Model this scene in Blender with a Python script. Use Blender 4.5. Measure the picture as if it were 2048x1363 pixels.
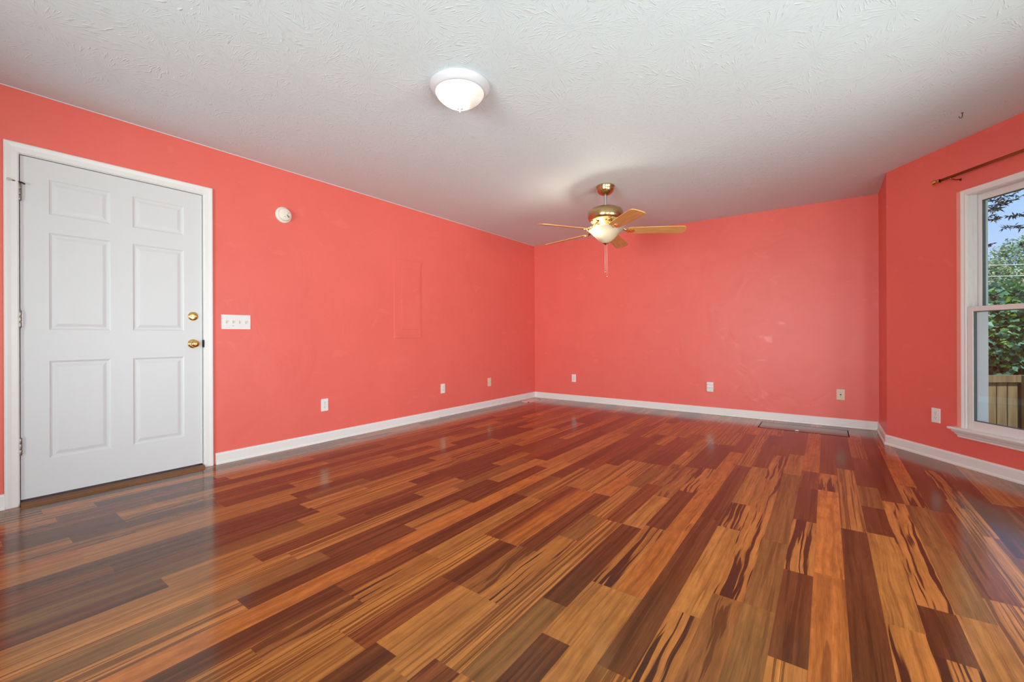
import bpy, bmesh, math, random
import numpy as np
from mathutils import Matrix, Vector
random.seed(7)
R = math.radians
scene = bpy.context.scene
for o in list(bpy.data.objects):
    bpy.data.objects.remove(o)

# ------------------------------------------------------------------ camera
CAM = Vector((3.773, -5.754, 0.972))
cam_data = bpy.data.cameras.new('camera')
cam_data.sensor_width = 36.0
cam_data.lens = 857.35 / 2048 * 36.0
cam_data.shift_y = -(681.5 - 672.12) / 2048
cam_data.clip_start = 0.02
cam = bpy.data.objects.new('camera', cam_data)
scene.collection.objects.link(cam)
cam.matrix_world = Matrix.Translation(CAM) @ Matrix.Rotation(0.6335, 4, 'Z') @ Matrix.Rotation(R(90), 4, 'X') @ Matrix.Rotation(-0.0034, 4, 'Z')
scene.camera = cam

# ------------------------------------------------------------------ exposure
scene.view_settings.view_transform = 'Standard'
scene.view_settings.look = 'None'
scene.view_settings.exposure = 0.0
scene.view_settings.gamma = 1.0
scene.view_settings.use_curve_mapping = False

# ------------------------------------------------------------------ room constants
H = 2.415
BA = 0.6269                                   # bay angle
P0 = Vector((4.202, -0.7075, 0))
WD = Vector((math.sin(BA), -math.cos(BA), 0))
P1 = P0 + WD * 2.27
P2 = Vector((P1.x, P1.y - 2.2, 0))
P3 = Vector((4.202, P2.y + (P1.y - P0.y), 0))
YF = -8.0                                     # front wall behind the camera

# ------------------------------------------------------------------ world
world = bpy.data.worlds.new('sky'); scene.world = world
world.use_nodes = True
wt = world.node_tree; wt.nodes.clear()
def wn(t, **k):
    n = wt.nodes.new(t)
    for a, b in k.items(): setattr(n, a, b)
    return n
wo = wn('ShaderNodeOutputWorld'); bg = wn('ShaderNodeBackground')
tc = wn('ShaderNodeTexCoord'); sep = wn('ShaderNodeSeparateXYZ')
ramp = wn('ShaderNodeValToRGB')
ramp.color_ramp.elements[0].position = 0.0; ramp.color_ramp.elements[0].color = (0.52, 0.74, 1.05, 1)
ramp.color_ramp.elements[1].position = 0.6; ramp.color_ramp.elements[1].color = (0.20, 0.40, 0.86, 1)
cn = wn('ShaderNodeTexNoise'); cn.inputs['Scale'].default_value = 5.0; cn.inputs['Detail'].default_value = 7.0
cmap = wn('ShaderNodeMapping'); cmap.inputs['Scale'].default_value = (1, 1, 3.2); cmap.inputs['Location'].default_value = (.3, .1, .2)
cr = wn('ShaderNodeValToRGB'); cr.color_ramp.elements[0].position = .56; cr.color_ramp.elements[1].position = .78
mx = wn('ShaderNodeMixRGB'); mx.inputs['Color2'].default_value = (.93, .95, 1.0, 1)
wt.links.new(tc.outputs['Generated'], sep.inputs[0]); wt.links.new(sep.outputs['Z'], ramp.inputs[0])
wt.links.new(tc.outputs['Generated'], cmap.inputs[0]); wt.links.new(cmap.outputs[0], cn.inputs['Vector'])
wt.links.new(cn.outputs[0], cr.inputs[0]); wt.links.new(cr.outputs[0], mx.inputs['Fac'])
wt.links.new(ramp.outputs[0], mx.inputs['Color1']); wt.links.new(mx.outputs[0], bg.inputs[0])
bg.inputs[1].default_value = 1.12
wt.links.new(bg.outputs[0], wo.inputs[0])

# ------------------------------------------------------------------ sun and daylight at the windows outside the frame
def add_light(name, kind, energy, loc, direction=None, color=(1, 1, 1), **k):
    d = bpy.data.lights.new(name, kind); d.energy = energy; d.color = color
    for a, b in k.items(): setattr(d, a, b)
    o = bpy.data.objects.new(name, d); scene.collection.objects.link(o); o.location = loc
    if direction is not None:
        o.rotation_euler = Vector(direction).to_track_quat('-Z', 'Y').to_euler()
    return o
add_light('sun', 'SUN', 5.0, (0, 0, 12), (-0.30, 0.50, -0.80), (1, .96, .88), angle=0.01)
DAY = (.96, 1.0, 1.01)
add_light('bay_daylight', 'AREA', 57, (P1.x + .30, (P1.y + P2.y) / 2, .90), (-1, .2, .06), DAY, shape='RECTANGLE', size=1.6, size_y=1.3, spread=2.4)
add_light('bay_near_daylight', 'AREA', 50, (5.11, -5.84, .95), (-.7, .7, .06), DAY, shape='RECTANGLE', size=.85, size_y=1.4, spread=2.3)
add_light('front_daylight', 'AREA', 83, (2.6, YF - .30, .95), (-.18, 1, .14), DAY, shape='RECTANGLE', size=1.8, size_y=1.6, spread=1.8)

# ------------------------------------------------------------------ node helpers
def new_mat(name):
    m = bpy.data.materials.new(name); m.use_nodes = True
    nt = m.node_tree
    return m, nt, nt.nodes['Principled BSDF']
def nd(nt, t, **k):
    n = nt.nodes.new(t)
    for a, b in k.items():
        if a in n.inputs: n.inputs[a].default_value = b
        else: setattr(n, a, b)
    return n
def ln(nt, a, b): nt.links.new(a, b)
def simple(name, col, rough=.5, metal=0.0, spec=.5, noise=0.0, nscale=40, bump=0.0):
    m, nt, p = new_mat(name)
    p.inputs['Base Color'].default_value = (*col, 1)
    p.inputs['Roughness'].default_value = rough
    p.inputs['Metallic'].default_value = metal
    p.inputs['Specular IOR Level'].default_value = spec
    if noise or bump:
        c = nd(nt, 'ShaderNodeTexCoord'); n = nd(nt, 'ShaderNodeTexNoise', Scale=nscale, Detail=4.0)
        ln(nt, c.outputs['Object'], n.inputs['Vector'])
        if noise:
            mr = nd(nt, 'ShaderNodeMapRange'); mr.inputs[3].default_value = 1 - noise; mr.inputs[4].default_value = 1 + noise
            ln(nt, n.outputs[0], mr.inputs[0])
            mm = nd(nt, 'ShaderNodeMixRGB', blend_type='MULTIPLY', Fac=1.0, Color1=(*col, 1))
            ln(nt, mr.outputs[0], mm.inputs['Color2']); ln(nt, mm.outputs[0], p.inputs['Base Color'])
        if bump:
            b = nd(nt, 'ShaderNodeBump', Strength=bump, Distance=.002)
            ln(nt, n.outputs[0], b.inputs['Height']); ln(nt, b.outputs[0], p.inputs['Normal'])
    return m

M = {}
M['white_trim'] = simple('white_trim_paint', (.82, .82, .80), .35, noise=.02, nscale=6)
M['door_white'] = simple('door_white_paint', (.70, .72, .73), .40, noise=.015, nscale=5)
M['plastic_white'] = simple('white_plastic', (.84, .83, .81), .35, noise=.01)
M['plastic_ivory'] = simple('ivory_plastic', (.74, .63, .45), .4, noise=.01)
M['alarm_plastic'] = simple('aged_white_plastic', (.82, .77, .68), .45, noise=.01)
M['slot'] = simple('dark_slot', (.10, .08, .06), .6, noise=.05)
M['saw_cut'] = simple('dark_saw_cut', (.015, .009, .006), .95, spec=.05, noise=.1)
M['brass'] = simple('polished_brass', (.83, .55, .20), .16, 1.0, noise=.03)
M['fan_brass'] = simple('brushed_antique_brass', (.52, .38, .19), .24, 1.0, noise=.06, nscale=9)
M['steel'] = simple('satin_nickel', (.55, .55, .53), .3, 1.0, noise=.03)
M['hinge_metal'] = simple('aged_hinge_metal', (.26, .26, .23), .32, 1.0, noise=.1)
M['dark_metal'] = simple('dark_metal', (.06, .055, .05), .4, .6, noise=.05)
M['gold_rod'] = simple('dark_gold_rod', (.34, .19, .05), .3, 1.0, noise=.05)
M['rubber'] = simple('pale_rubber', (.62, .60, .57), .6, noise=.02)
M['vinyl'] = simple('white_vinyl', (.78, .76, .74), .35, noise=.01)
M['gasket'] = simple('grey_gasket', (.10, .12, .11), .5, noise=.05)
M['register'] = simple('beige_register', (.88, .76, .70), .5, noise=.02)
M['chain'] = simple('pale_bead_chain', (.78, .66, .58), .4, .2, noise=.02)
M['paper'] = simple('white_paper', (.85, .80, .74), .7, noise=.03)
M['threshold'] = simple('oak_threshold', (.17, .075, .03), .4, noise=.25, nscale=25)
M['wire'] = simple('pale_wire', (.75, .76, .78), .5, noise=.02)
M['lamp_ring'] = simple('white_lamp_ring', (.58, .58, .61), .4, noise=.01)

def red_wall():
    m, nt, p = new_mat('coral_red_wall_paint')
    c = nd(nt, 'ShaderNodeTexCoord')
    n = nd(nt, 'ShaderNodeTexNoise', Scale=2.3, Detail=5.0, Roughness=.6)
    ln(nt, c.outputs['Object'], n.inputs['Vector'])
    r = nd(nt, 'ShaderNodeValToRGB')
    r.color_ramp.elements[0].position = .3; r.color_ramp.elements[0].color = (.815, .154, .122, 1)
    r.color_ramp.elements[1].position = .7; r.color_ramp.elements[1].color = (.855, .168, .133, 1)
    ln(nt, n.outputs[0], r.inputs[0])
    # touched-up patches of fresher paint
    v = nd(nt, 'ShaderNodeTexNoise', Scale=5.5, Detail=1.5, Distortion=.6)
    mp = nd(nt, 'ShaderNodeMapping'); mp.inputs['Scale'].default_value = (1, 1, 1.6); mp.inputs['Location'].default_value = (3.3, 1.7, .4)
    ln(nt, c.outputs['Object'], mp.inputs[0]); ln(nt, mp.outputs[0], v.inputs['Vector'])
    r2 = nd(nt, 'ShaderNodeValToRGB')
    r2.color_ramp.elements[0].position = .66; r2.color_ramp.elements[0].color = (0, 0, 0, 1)
    r2.color_ramp.elements[1].position = .72; r2.color_ramp.elements[1].color = (1, 1, 1, 1)
    ln(nt, v.outputs[0], r2.inputs[0])
    mxx = nd(nt, 'ShaderNodeMixRGB', Color2=(.86, .175, .138, 1))
    ln(nt, r2.outputs[0], mxx.inputs['Fac']); ln(nt, r.outputs[0], mxx.inputs['Color1'])
    ln(nt, mxx.outputs[0], p.inputs['Base Color'])
    mr = nd(nt, 'ShaderNodeMapRange'); mr.inputs[3].default_value = .40; mr.inputs[4].default_value = .33
    ln(nt, r2.outputs[0], mr.inputs[0]); ln(nt, mr.outputs[0], p.inputs['Roughness']); p.inputs['Specular IOR Level'].default_value = .38
    n2 = nd(nt, 'ShaderNodeTexNoise', Scale=220.0, Detail=2.0); n3 = nd(nt, 'ShaderNodeTexNoise', Scale=3.0, Detail=3.0, Distortion=1.2)
    ln(nt, c.outputs['Object'], n2.inputs['Vector']); ln(nt, c.outputs['Object'], n3.inputs['Vector'])
    b1 = nd(nt, 'ShaderNodeBump', Strength=.12, Distance=.002); b2 = nd(nt, 'ShaderNodeBump', Strength=.25, Distance=.02)
    ln(nt, n2.outputs[0], b1.inputs['Height']); ln(nt, n3.outputs[0], b2.inputs['Height'])
    ln(nt, b2.outputs[0], b1.inputs['Normal']); ln(nt, b1.outputs[0], p.inputs['Normal'])
    return m
M['red'] = red_wall()
M['red_trim'] = simple('salmon_painted_bead', (.93, .36, .30), .4, noise=.05)

def ceiling_mat():
    m, nt, p = new_mat('slap_brush_ceiling')
    p.inputs['Base Color'].default_value = (.695, .825, .86, 1); p.inputs['Roughness'].default_value = .7
    c = nd(nt, 'ShaderNodeTexCoord')
    heights = []
    for sc, off in ((3.6, 0.0), (4.3, 11.3)):
        mp = nd(nt, 'ShaderNodeMapping'); mp.inputs['Location'].default_value = (off, off * .7, 0); mp.inputs['Scale'].default_value = (sc, sc, 0)
        ln(nt, c.outputs['Object'], mp.inputs[0])
        vo = nd(nt, 'ShaderNodeTexVoronoi', Scale=1.0, Randomness=1.0); vo.voronoi_dimensions = '2D'
        ln(nt, mp.outputs[0], vo.inputs['Vector'])
        sub = nd(nt, 'ShaderNodeVectorMath', operation='SUBTRACT'); ln(nt, mp.outputs[0], sub.inputs[0]); ln(nt, vo.outputs['Position'], sub.inputs[1])
        s = nd(nt, 'ShaderNodeSeparateXYZ'); ln(nt, sub.outputs[0], s.inputs[0])
        at = nd(nt, 'ShaderNodeMath', operation='ARCTAN2'); ln(nt, s.outputs[1], at.inputs[0]); ln(nt, s.outputs[0], at.inputs[1])
        cb = nd(nt, 'ShaderNodeCombineXYZ'); ax = nd(nt, 'ShaderNodeMath', operation='MULTIPLY'); ax.inputs[1].default_value = 15.0
        ln(nt, at.outputs[0], ax.inputs[0]); ln(nt, ax.outputs[0], cb.inputs[0])
        dl = nd(nt, 'ShaderNodeMath', operation='MULTIPLY'); dl.inputs[1].default_value = 5.0
        ln(nt, vo.outputs['Distance'], dl.inputs[0]); ln(nt, dl.outputs[0], cb.inputs[1])
        cs = nd(nt, 'ShaderNodeSeparateColor'); ln(nt, vo.outputs['Color'], cs.inputs[0])
        m10 = nd(nt, 'ShaderNodeMath', operation='MULTIPLY'); m10.inputs[1].default_value = 40.0
        ln(nt, cs.outputs[0], m10.inputs[0]); ln(nt, m10.outputs[0], cb.inputs[2])
        no = nd(nt, 'ShaderNodeTexNoise', Scale=1.0, Detail=1.5, Roughness=.5); ln(nt, cb.outputs[0], no.inputs['Vector'])
        rr = nd(nt, 'ShaderNodeMapRange'); rr.inputs[1].default_value = .56; rr.inputs[2].default_value = .74
        ln(nt, no.outputs[0], rr.inputs[0])
        heights.append(rr.outputs[0])
    pick = nd(nt, 'ShaderNodeTexNoise', Scale=1.6, Detail=1.0); ln(nt, c.outputs['Object'], pick.inputs['Vector'])
    pr = nd(nt, 'ShaderNodeMapRange'); pr.inputs[1].default_value = .45; pr.inputs[2].default_value = .55; ln(nt, pick.outputs[0], pr.inputs[0])
    mixh = nd(nt, 'ShaderNodeMixRGB'); ln(nt, pr.outputs[0], mixh.inputs['Fac']); ln(nt, heights[0], mixh.inputs['Color1']); ln(nt, heights[1], mixh.inputs['Color2'])
    fn = nd(nt, 'ShaderNodeTexNoise', Scale=90.0, Detail=2.0); ln(nt, c.outputs['Object'], fn.inputs['Vector'])
    b1 = nd(nt, 'ShaderNodeBump', Strength=.34, Distance=.006); b2 = nd(nt, 'ShaderNodeBump', Strength=.05, Distance=.002)
    ln(nt, mixh.outputs[0], b1.inputs['Height']); ln(nt, fn.outputs[0], b2.inputs['Height']); ln(nt, b1.outputs[0], b2.inputs['Normal'])
    ln(nt, b2.outputs[0], p.inputs['Normal'])
    return m
M['ceiling'] = ceiling_mat()

def floor_mat():
    m, nt, p = new_mat('glossy_tigerwood_strips')
    c = nd(nt, 'ShaderNodeTexCoord')
    a1 = nd(nt, 'ShaderNodeAttribute', attribute_name='tone'); a2 = nd(nt, 'ShaderNodeAttribute', attribute_name='dark'); a3 = nd(nt, 'ShaderNodeAttribute', attribute_name='par')
    par = nd(nt, 'ShaderNodeSeparateColor'); ln(nt, a3.outputs['Color'], par.inputs[0])
    seed = a1.outputs['Alpha']; amount = a2.outputs['Alpha']; pa = a3.outputs['Alpha']
    s = nd(nt, 'ShaderNodeSeparateXYZ'); ln(nt, c.outputs['Object'], s.inputs[0])
    def mth(op, a, b):
        n = nd(nt, 'ShaderNodeMath', operation=op)
        for i, v in enumerate((a, b)):
            if hasattr(v, 'node'): ln(nt, v, n.inputs[i])
            else: n.inputs[i].default_value = v
        return n.outputs[0]
    def vec(x, y, z):
        n = nd(nt, 'ShaderNodeCombineXYZ')
        for i, v in enumerate((x, y, z)):
            if hasattr(v, 'node'): ln(nt, v, n.inputs[i])
            else: n.inputs[i].default_value = v
        return n.outputs[0]
    sd = mth('MULTIPLY', seed, 37.0)
    # slow wander of the grain along the strip
    wz = nd(nt, 'ShaderNodeTexNoise', Scale=1.0, Detail=2.0)
    ln(nt, vec(mth('MULTIPLY', s.outputs[0], 3.0), mth('MULTIPLY', s.outputs[1], 2.6), sd), wz.inputs['Vector'])
    wander = mth('MULTIPLY', mth('SUBTRACT', wz.outputs[0], .5), mth('MULTIPLY', par.outputs[1], .10))
    xw = mth('ADD', s.outputs[0], wander)
    st = nd(nt, 'ShaderNodeTexNoise', Scale=1.0, Detail=2.5, Roughness=.55, Distortion=.25)
    ln(nt, vec(mth('MULTIPLY', xw, mth('MULTIPLY', par.outputs[0], 100.0)), mth('MULTIPLY', s.outputs[1], mth('ADD', mth('MULTIPLY', par.outputs[1], 2.2), .6)), sd), st.inputs['Vector'])
    thr = mth('SUBTRACT', .72, mth('MULTIPLY', amount, .32))
    mk = nd(nt, 'ShaderNodeMapRange', interpolation_type='SMOOTHSTEP')
    ln(nt, st.outputs[0], mk.inputs[0]); ln(nt, mth('SUBTRACT', thr, .025), mk.inputs[1]); ln(nt, mth('ADD', thr, .035), mk.inputs[2])
    mask = mth('MULTIPLY', mk.outputs[0], pa)
    # broad soft streaks
    so = nd(nt, 'ShaderNodeTexNoise', Scale=1.0, Detail=3.0, Roughness=.6)
    ln(nt, vec(mth('MULTIPLY', xw, 42.0), mth('MULTIPLY', s.outputs[1], 1.3), mth('ADD', sd, 9.0)), so.inputs['Vector'])
    sof = nd(nt, 'ShaderNodeMapRange'); sof.inputs[1].default_value = .25; sof.inputs[2].default_value = .75; sof.inputs[3].default_value = .58; sof.inputs[4].default_value = 1.42
    ln(nt, so.outputs[0], sof.inputs[0])
    base = nd(nt, 'ShaderNodeMixRGB', blend_type='MULTIPLY', Fac=1.0); ln(nt, a1.outputs['Color'], base.inputs['Color1']); ln(nt, sof.outputs[0], base.inputs['Color2'])
    # mottled cloudy figure
    mo = nd(nt, 'ShaderNodeTexNoise', Scale=1.0, Detail=4.0, Roughness=.6)
    ln(nt, vec(mth('MULTIPLY', xw, 26.0), mth('MULTIPLY', s.outputs[1], 9.0), mth('ADD', sd, 21.0)), mo.inputs['Vector'])
    mof = nd(nt, 'ShaderNodeMapRange'); mof.inputs[1].default_value = .45; mof.inputs[2].default_value = .75
    ln(nt, mo.outputs[0], mof.inputs[0])
    b2 = nd(nt, 'ShaderNodeMixRGB'); ln(nt, mth('MULTIPLY', mof.outputs[0], par.outputs[2]), b2.inputs['Fac']); ln(nt, base.outputs[0], b2.inputs['Color1']); ln(nt, a2.outputs['Color'], b2.inputs['Color2'])
    b3 = nd(nt, 'ShaderNodeMixRGB'); ln(nt, mask, b3.inputs['Fac']); ln(nt, b2.outputs[0], b3.inputs['Color1']); ln(nt, a2.outputs['Color'], b3.inputs['Color2'])
    # fine pores
    fi = nd(nt, 'ShaderNodeTexNoise', Scale=1.0, Detail=2.0)
    ln(nt, vec(mth('MULTIPLY', s.outputs[0], 420.0), mth('MULTIPLY', s.outputs[1], 16.0), sd), fi.inputs['Vector'])
    ff = nd(nt, 'ShaderNodeMapRange'); ff.inputs[1].default_value = .3; ff.inputs[2].default_value = .7; ff.inputs[3].default_value = .86; ff.inputs[4].default_value = 1.12
    ln(nt, fi.outputs[0], ff.inputs[0])
    b4 = nd(nt, 'ShaderNodeMixRGB', blend_type='MULTIPLY', Fac=1.0); ln(nt, b3.outputs[0], b4.inputs['Color1']); ln(nt, ff.outputs[0], b4.inputs['Color2'])
    ln(nt, b4.outputs[0], p.inputs['Base Color'])
    p.inputs['Roughness'].default_value = .15
    p.inputs['Specular IOR Level'].default_value = .34
    bp = nd(nt, 'ShaderNodeBump', Strength=.04, Distance=.001); ln(nt, fi.outputs[0], bp.inputs['Height']); ln(nt, bp.outputs[0], p.inputs['Normal'])
    return m
M['floor'] = floor_mat()

def blade_mat():
    m, nt, p = new_mat('golden_oak_blade')
    c = nd(nt, 'ShaderNodeTexCoord'); mp = nd(nt, 'ShaderNodeMapping'); mp.inputs['Scale'].default_value = (5, 60, 5)
    n = nd(nt, 'ShaderNodeTexNoise', Scale=1.0, Detail=4.0, Distortion=.4)
    ln(nt, c.outputs['Object'], mp.inputs[0]); ln(nt, mp.outputs[0], n.inputs['Vector'])
    r = nd(nt, 'ShaderNodeValToRGB'); r.color_ramp.elements[0].position = .3; r.color_ramp.elements[1].position = .7
    r.color_ramp.elements[0].color = (.60, .30, .085, 1); r.color_ramp.elements[1].color = (.80, .45, .15, 1)
    ln(nt, n.outputs[0], r.inputs[0]); ln(nt, r.outputs[0], p.inputs['Base Color']); p.inputs['Roughness'].default_value = .38
    return m
M['blade'] = blade_mat()

def lamp_glass():
    m, nt, p = new_mat('lit_frosted_glass')
    c = nd(nt, 'ShaderNodeTexCoord'); n = nd(nt, 'ShaderNodeTexNoise', Scale=7.0, Detail=3.0, Distortion=1.0)
    ln(nt, c.outputs['Object'], n.inputs['Vector'])
    dv = nd(nt, 'ShaderNodeVectorMath', operation='DISTANCE'); dv.inputs[1].default_value = (-.045, -.040, -.085)
    ln(nt, c.outputs['Object'], dv.inputs[0])
    wob = nd(nt, 'ShaderNodeMath', operation='MULTIPLY_ADD'); wob.inputs[1].default_value = .05; ln(nt, n.outputs[0], wob.inputs[0]); ln(nt, dv.outputs['Value'], wob.inputs[2])
    r = nd(nt, 'ShaderNodeValToRGB'); r.color_ramp.elements[0].position = .09; r.color_ramp.elements[0].color = (1, .98, .94, 1)
    r.color_ramp.elements[1].position = .17; r.color_ramp.elements[1].color = (1, .93, .78, 1)
    ln(nt, wob.outputs[0], r.inputs[0]); ln(nt, r.outputs[0], p.inputs['Emission Color'])
    e = nd(nt, 'ShaderNodeMapRange', interpolation_type='SMOOTHSTEP'); e.inputs[1].default_value = .05; e.inputs[2].default_value = .165; e.inputs[3].default_value = 3.6; e.inputs[4].default_value = .38
    ln(nt, wob.outputs[0], e.inputs[0]); ln(nt, e.outputs[0], p.inputs['Emission Strength'])
    p.inputs['Base Color'].default_value = (.60, .60, .56, 1); p.inputs['Roughness'].default_value = .25
    return m
M['lamp_glass'] = lamp_glass()
def bowl_glass():
    m, nt, p = new_mat('alabaster_bowl_glass')
    c = nd(nt, 'ShaderNodeTexCoord'); n = nd(nt, 'ShaderNodeTexNoise', Scale=9.0, Detail=4.0, Distortion=1.5)
    ln(nt, c.outputs['Object'], n.inputs['Vector'])
    r = nd(nt, 'ShaderNodeValToRGB'); r.color_ramp.elements[0].color = (.62, .56, .46, 1); r.color_ramp.elements[1].color = (.72, .67, .57, 1)
    ln(nt, n.outputs[0], r.inputs[0])
    tr = nd(nt, 'ShaderNodeBsdfTranslucent'); dm = nd(nt, 'ShaderNodeMixRGB', blend_type='MULTIPLY', Fac=1.0, Color2=(.15, .145, .13, 1)); ln(nt, r.outputs[0], dm.inputs['Color1']); ln(nt, dm.outputs[0], tr.inputs[0]); ln(nt, r.outputs[0], p.inputs['Base Color'])
    p.inputs['Roughness'].default_value = .3
    mxs = nd(nt, 'ShaderNodeMixShader', Fac=.5); ln(nt, p.outputs[0], mxs.inputs[1]); ln(nt, tr.outputs[0], mxs.inputs[2])
    out = [x for x in nt.nodes if x.type == 'OUTPUT_MATERIAL'][0]; ln(nt, mxs.outputs[0], out.inputs[0])
    return m
M['bowl_glass'] = bowl_glass()
def emitter(name, col, s):
    m, nt, p = new_mat(name); p.inputs['Emission Color'].default_value = (*col, 1); p.inputs['Emission Strength'].default_value = s
    return m
M['bulb'] = emitter('warm_bulb', (1, .78, .48), 30.0)
def window_glass():
    m, nt, p = new_mat('window_glass')
    tr = nd(nt, 'ShaderNodeBsdfTransparent'); tr.inputs[0].default_value = (.95, .975, .96, 1)
    gl = nd(nt, 'ShaderNodeBsdfGlossy', Roughness=.01); fr = nd(nt, 'ShaderNodeFresnel', IOR=1.35)
    mxs = nd(nt, 'ShaderNodeMixShader'); ln(nt, fr.outputs[0], mxs.inputs[0]); ln(nt, tr.outputs[0], mxs.inputs[1]); ln(nt, gl.outputs[0], mxs.inputs[2])
    out = [x for x in nt.nodes if x.type == 'OUTPUT_MATERIAL'][0]; ln(nt, mxs.outputs[0], out.inputs[0])
    return m
M['glass'] = window_glass()

def leaf_mat(name, c0, c1, trans=.35):
    m, nt, p = new_mat(name)
    g = nd(nt, 'ShaderNodeNewGeometry'); r = nd(nt, 'ShaderNodeValToRGB')
    r.color_ramp.elements[0].color = (*c0, 1); r.color_ramp.elements[1].color = (*c1, 1)
    ln(nt, g.outputs['Random Per Island'], r.inputs[0]); ln(nt, r.outputs[0], p.inputs['Base Color'])
    p.inputs['Roughness'].default_value = .5
    t = nd(nt, 'ShaderNodeBsdfTranslucent'); ln(nt, r.outputs[0], t.inputs[0])
    mxs = nd(nt, 'ShaderNodeMixShader', Fac=trans); ln(nt, p.outputs[0], mxs.inputs[1]); ln(nt, t.outputs[0], mxs.inputs[2])
    out = [x for x in nt.nodes if x.type == 'OUTPUT_MATERIAL'][0]; ln(nt, mxs.outputs[0], out.inputs[0])
    return m
M['leaf_deep'] = leaf_mat('deep_green_leaves', (.040, .17, .055), (.14, .36, .12))
M['leaf_blue'] = leaf_mat('blue_green_leaves', (.06, .22, .14), (.18, .45, .30))
M['leaf_pale'] = leaf_mat('pale_sunlit_leaves', (.27, .38, .18), (.58, .66, .40))
M['leaf_lime'] = leaf_mat('lime_green_leaves', (.18, .40, .06), (.34, .58, .10))
M['leaf_dark'] = leaf_mat('dark_narrow_leaves', (.010, .022, .022), (.03, .06, .045), .15)
M['bark'] = simple('bark', (.10, .075, .055), .9, noise=.3, nscale=14)
M['grass'] = simple('lawn_grass', (.07, .15, .035), .9, noise=.4, nscale=9)
def fence_mat():
    m, nt, p = new_mat('weathered_fence_wood')
    c = nd(nt, 'ShaderNodeTexCoord'); mp = nd(nt, 'ShaderNodeMapping'); mp.inputs['Scale'].default_value = (22, 22, 1.6)
    n = nd(nt, 'ShaderNodeTexNoise', Scale=1.0, Detail=5.0, Distortion=.6); ln(nt, c.outputs['Object'], mp.inputs[0]); ln(nt, mp.outputs[0], n.inputs['Vector'])
    r = nd(nt, 'ShaderNodeValToRGB'); r.color_ramp.elements[0].position = .3; r.color_ramp.elements[1].position = .75
    r.color_ramp.elements[0].color = (.135, .085, .038, 1); r.color_ramp.elements[1].color = (.27, .195, .095, 1)
    ln(nt, n.outputs[0], r.inputs[0]); ln(nt, r.outputs[0], p.inputs['Base Color']); p.inputs['Roughness'].default_value = .85
    return m
M['fence'] = fence_mat()

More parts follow.
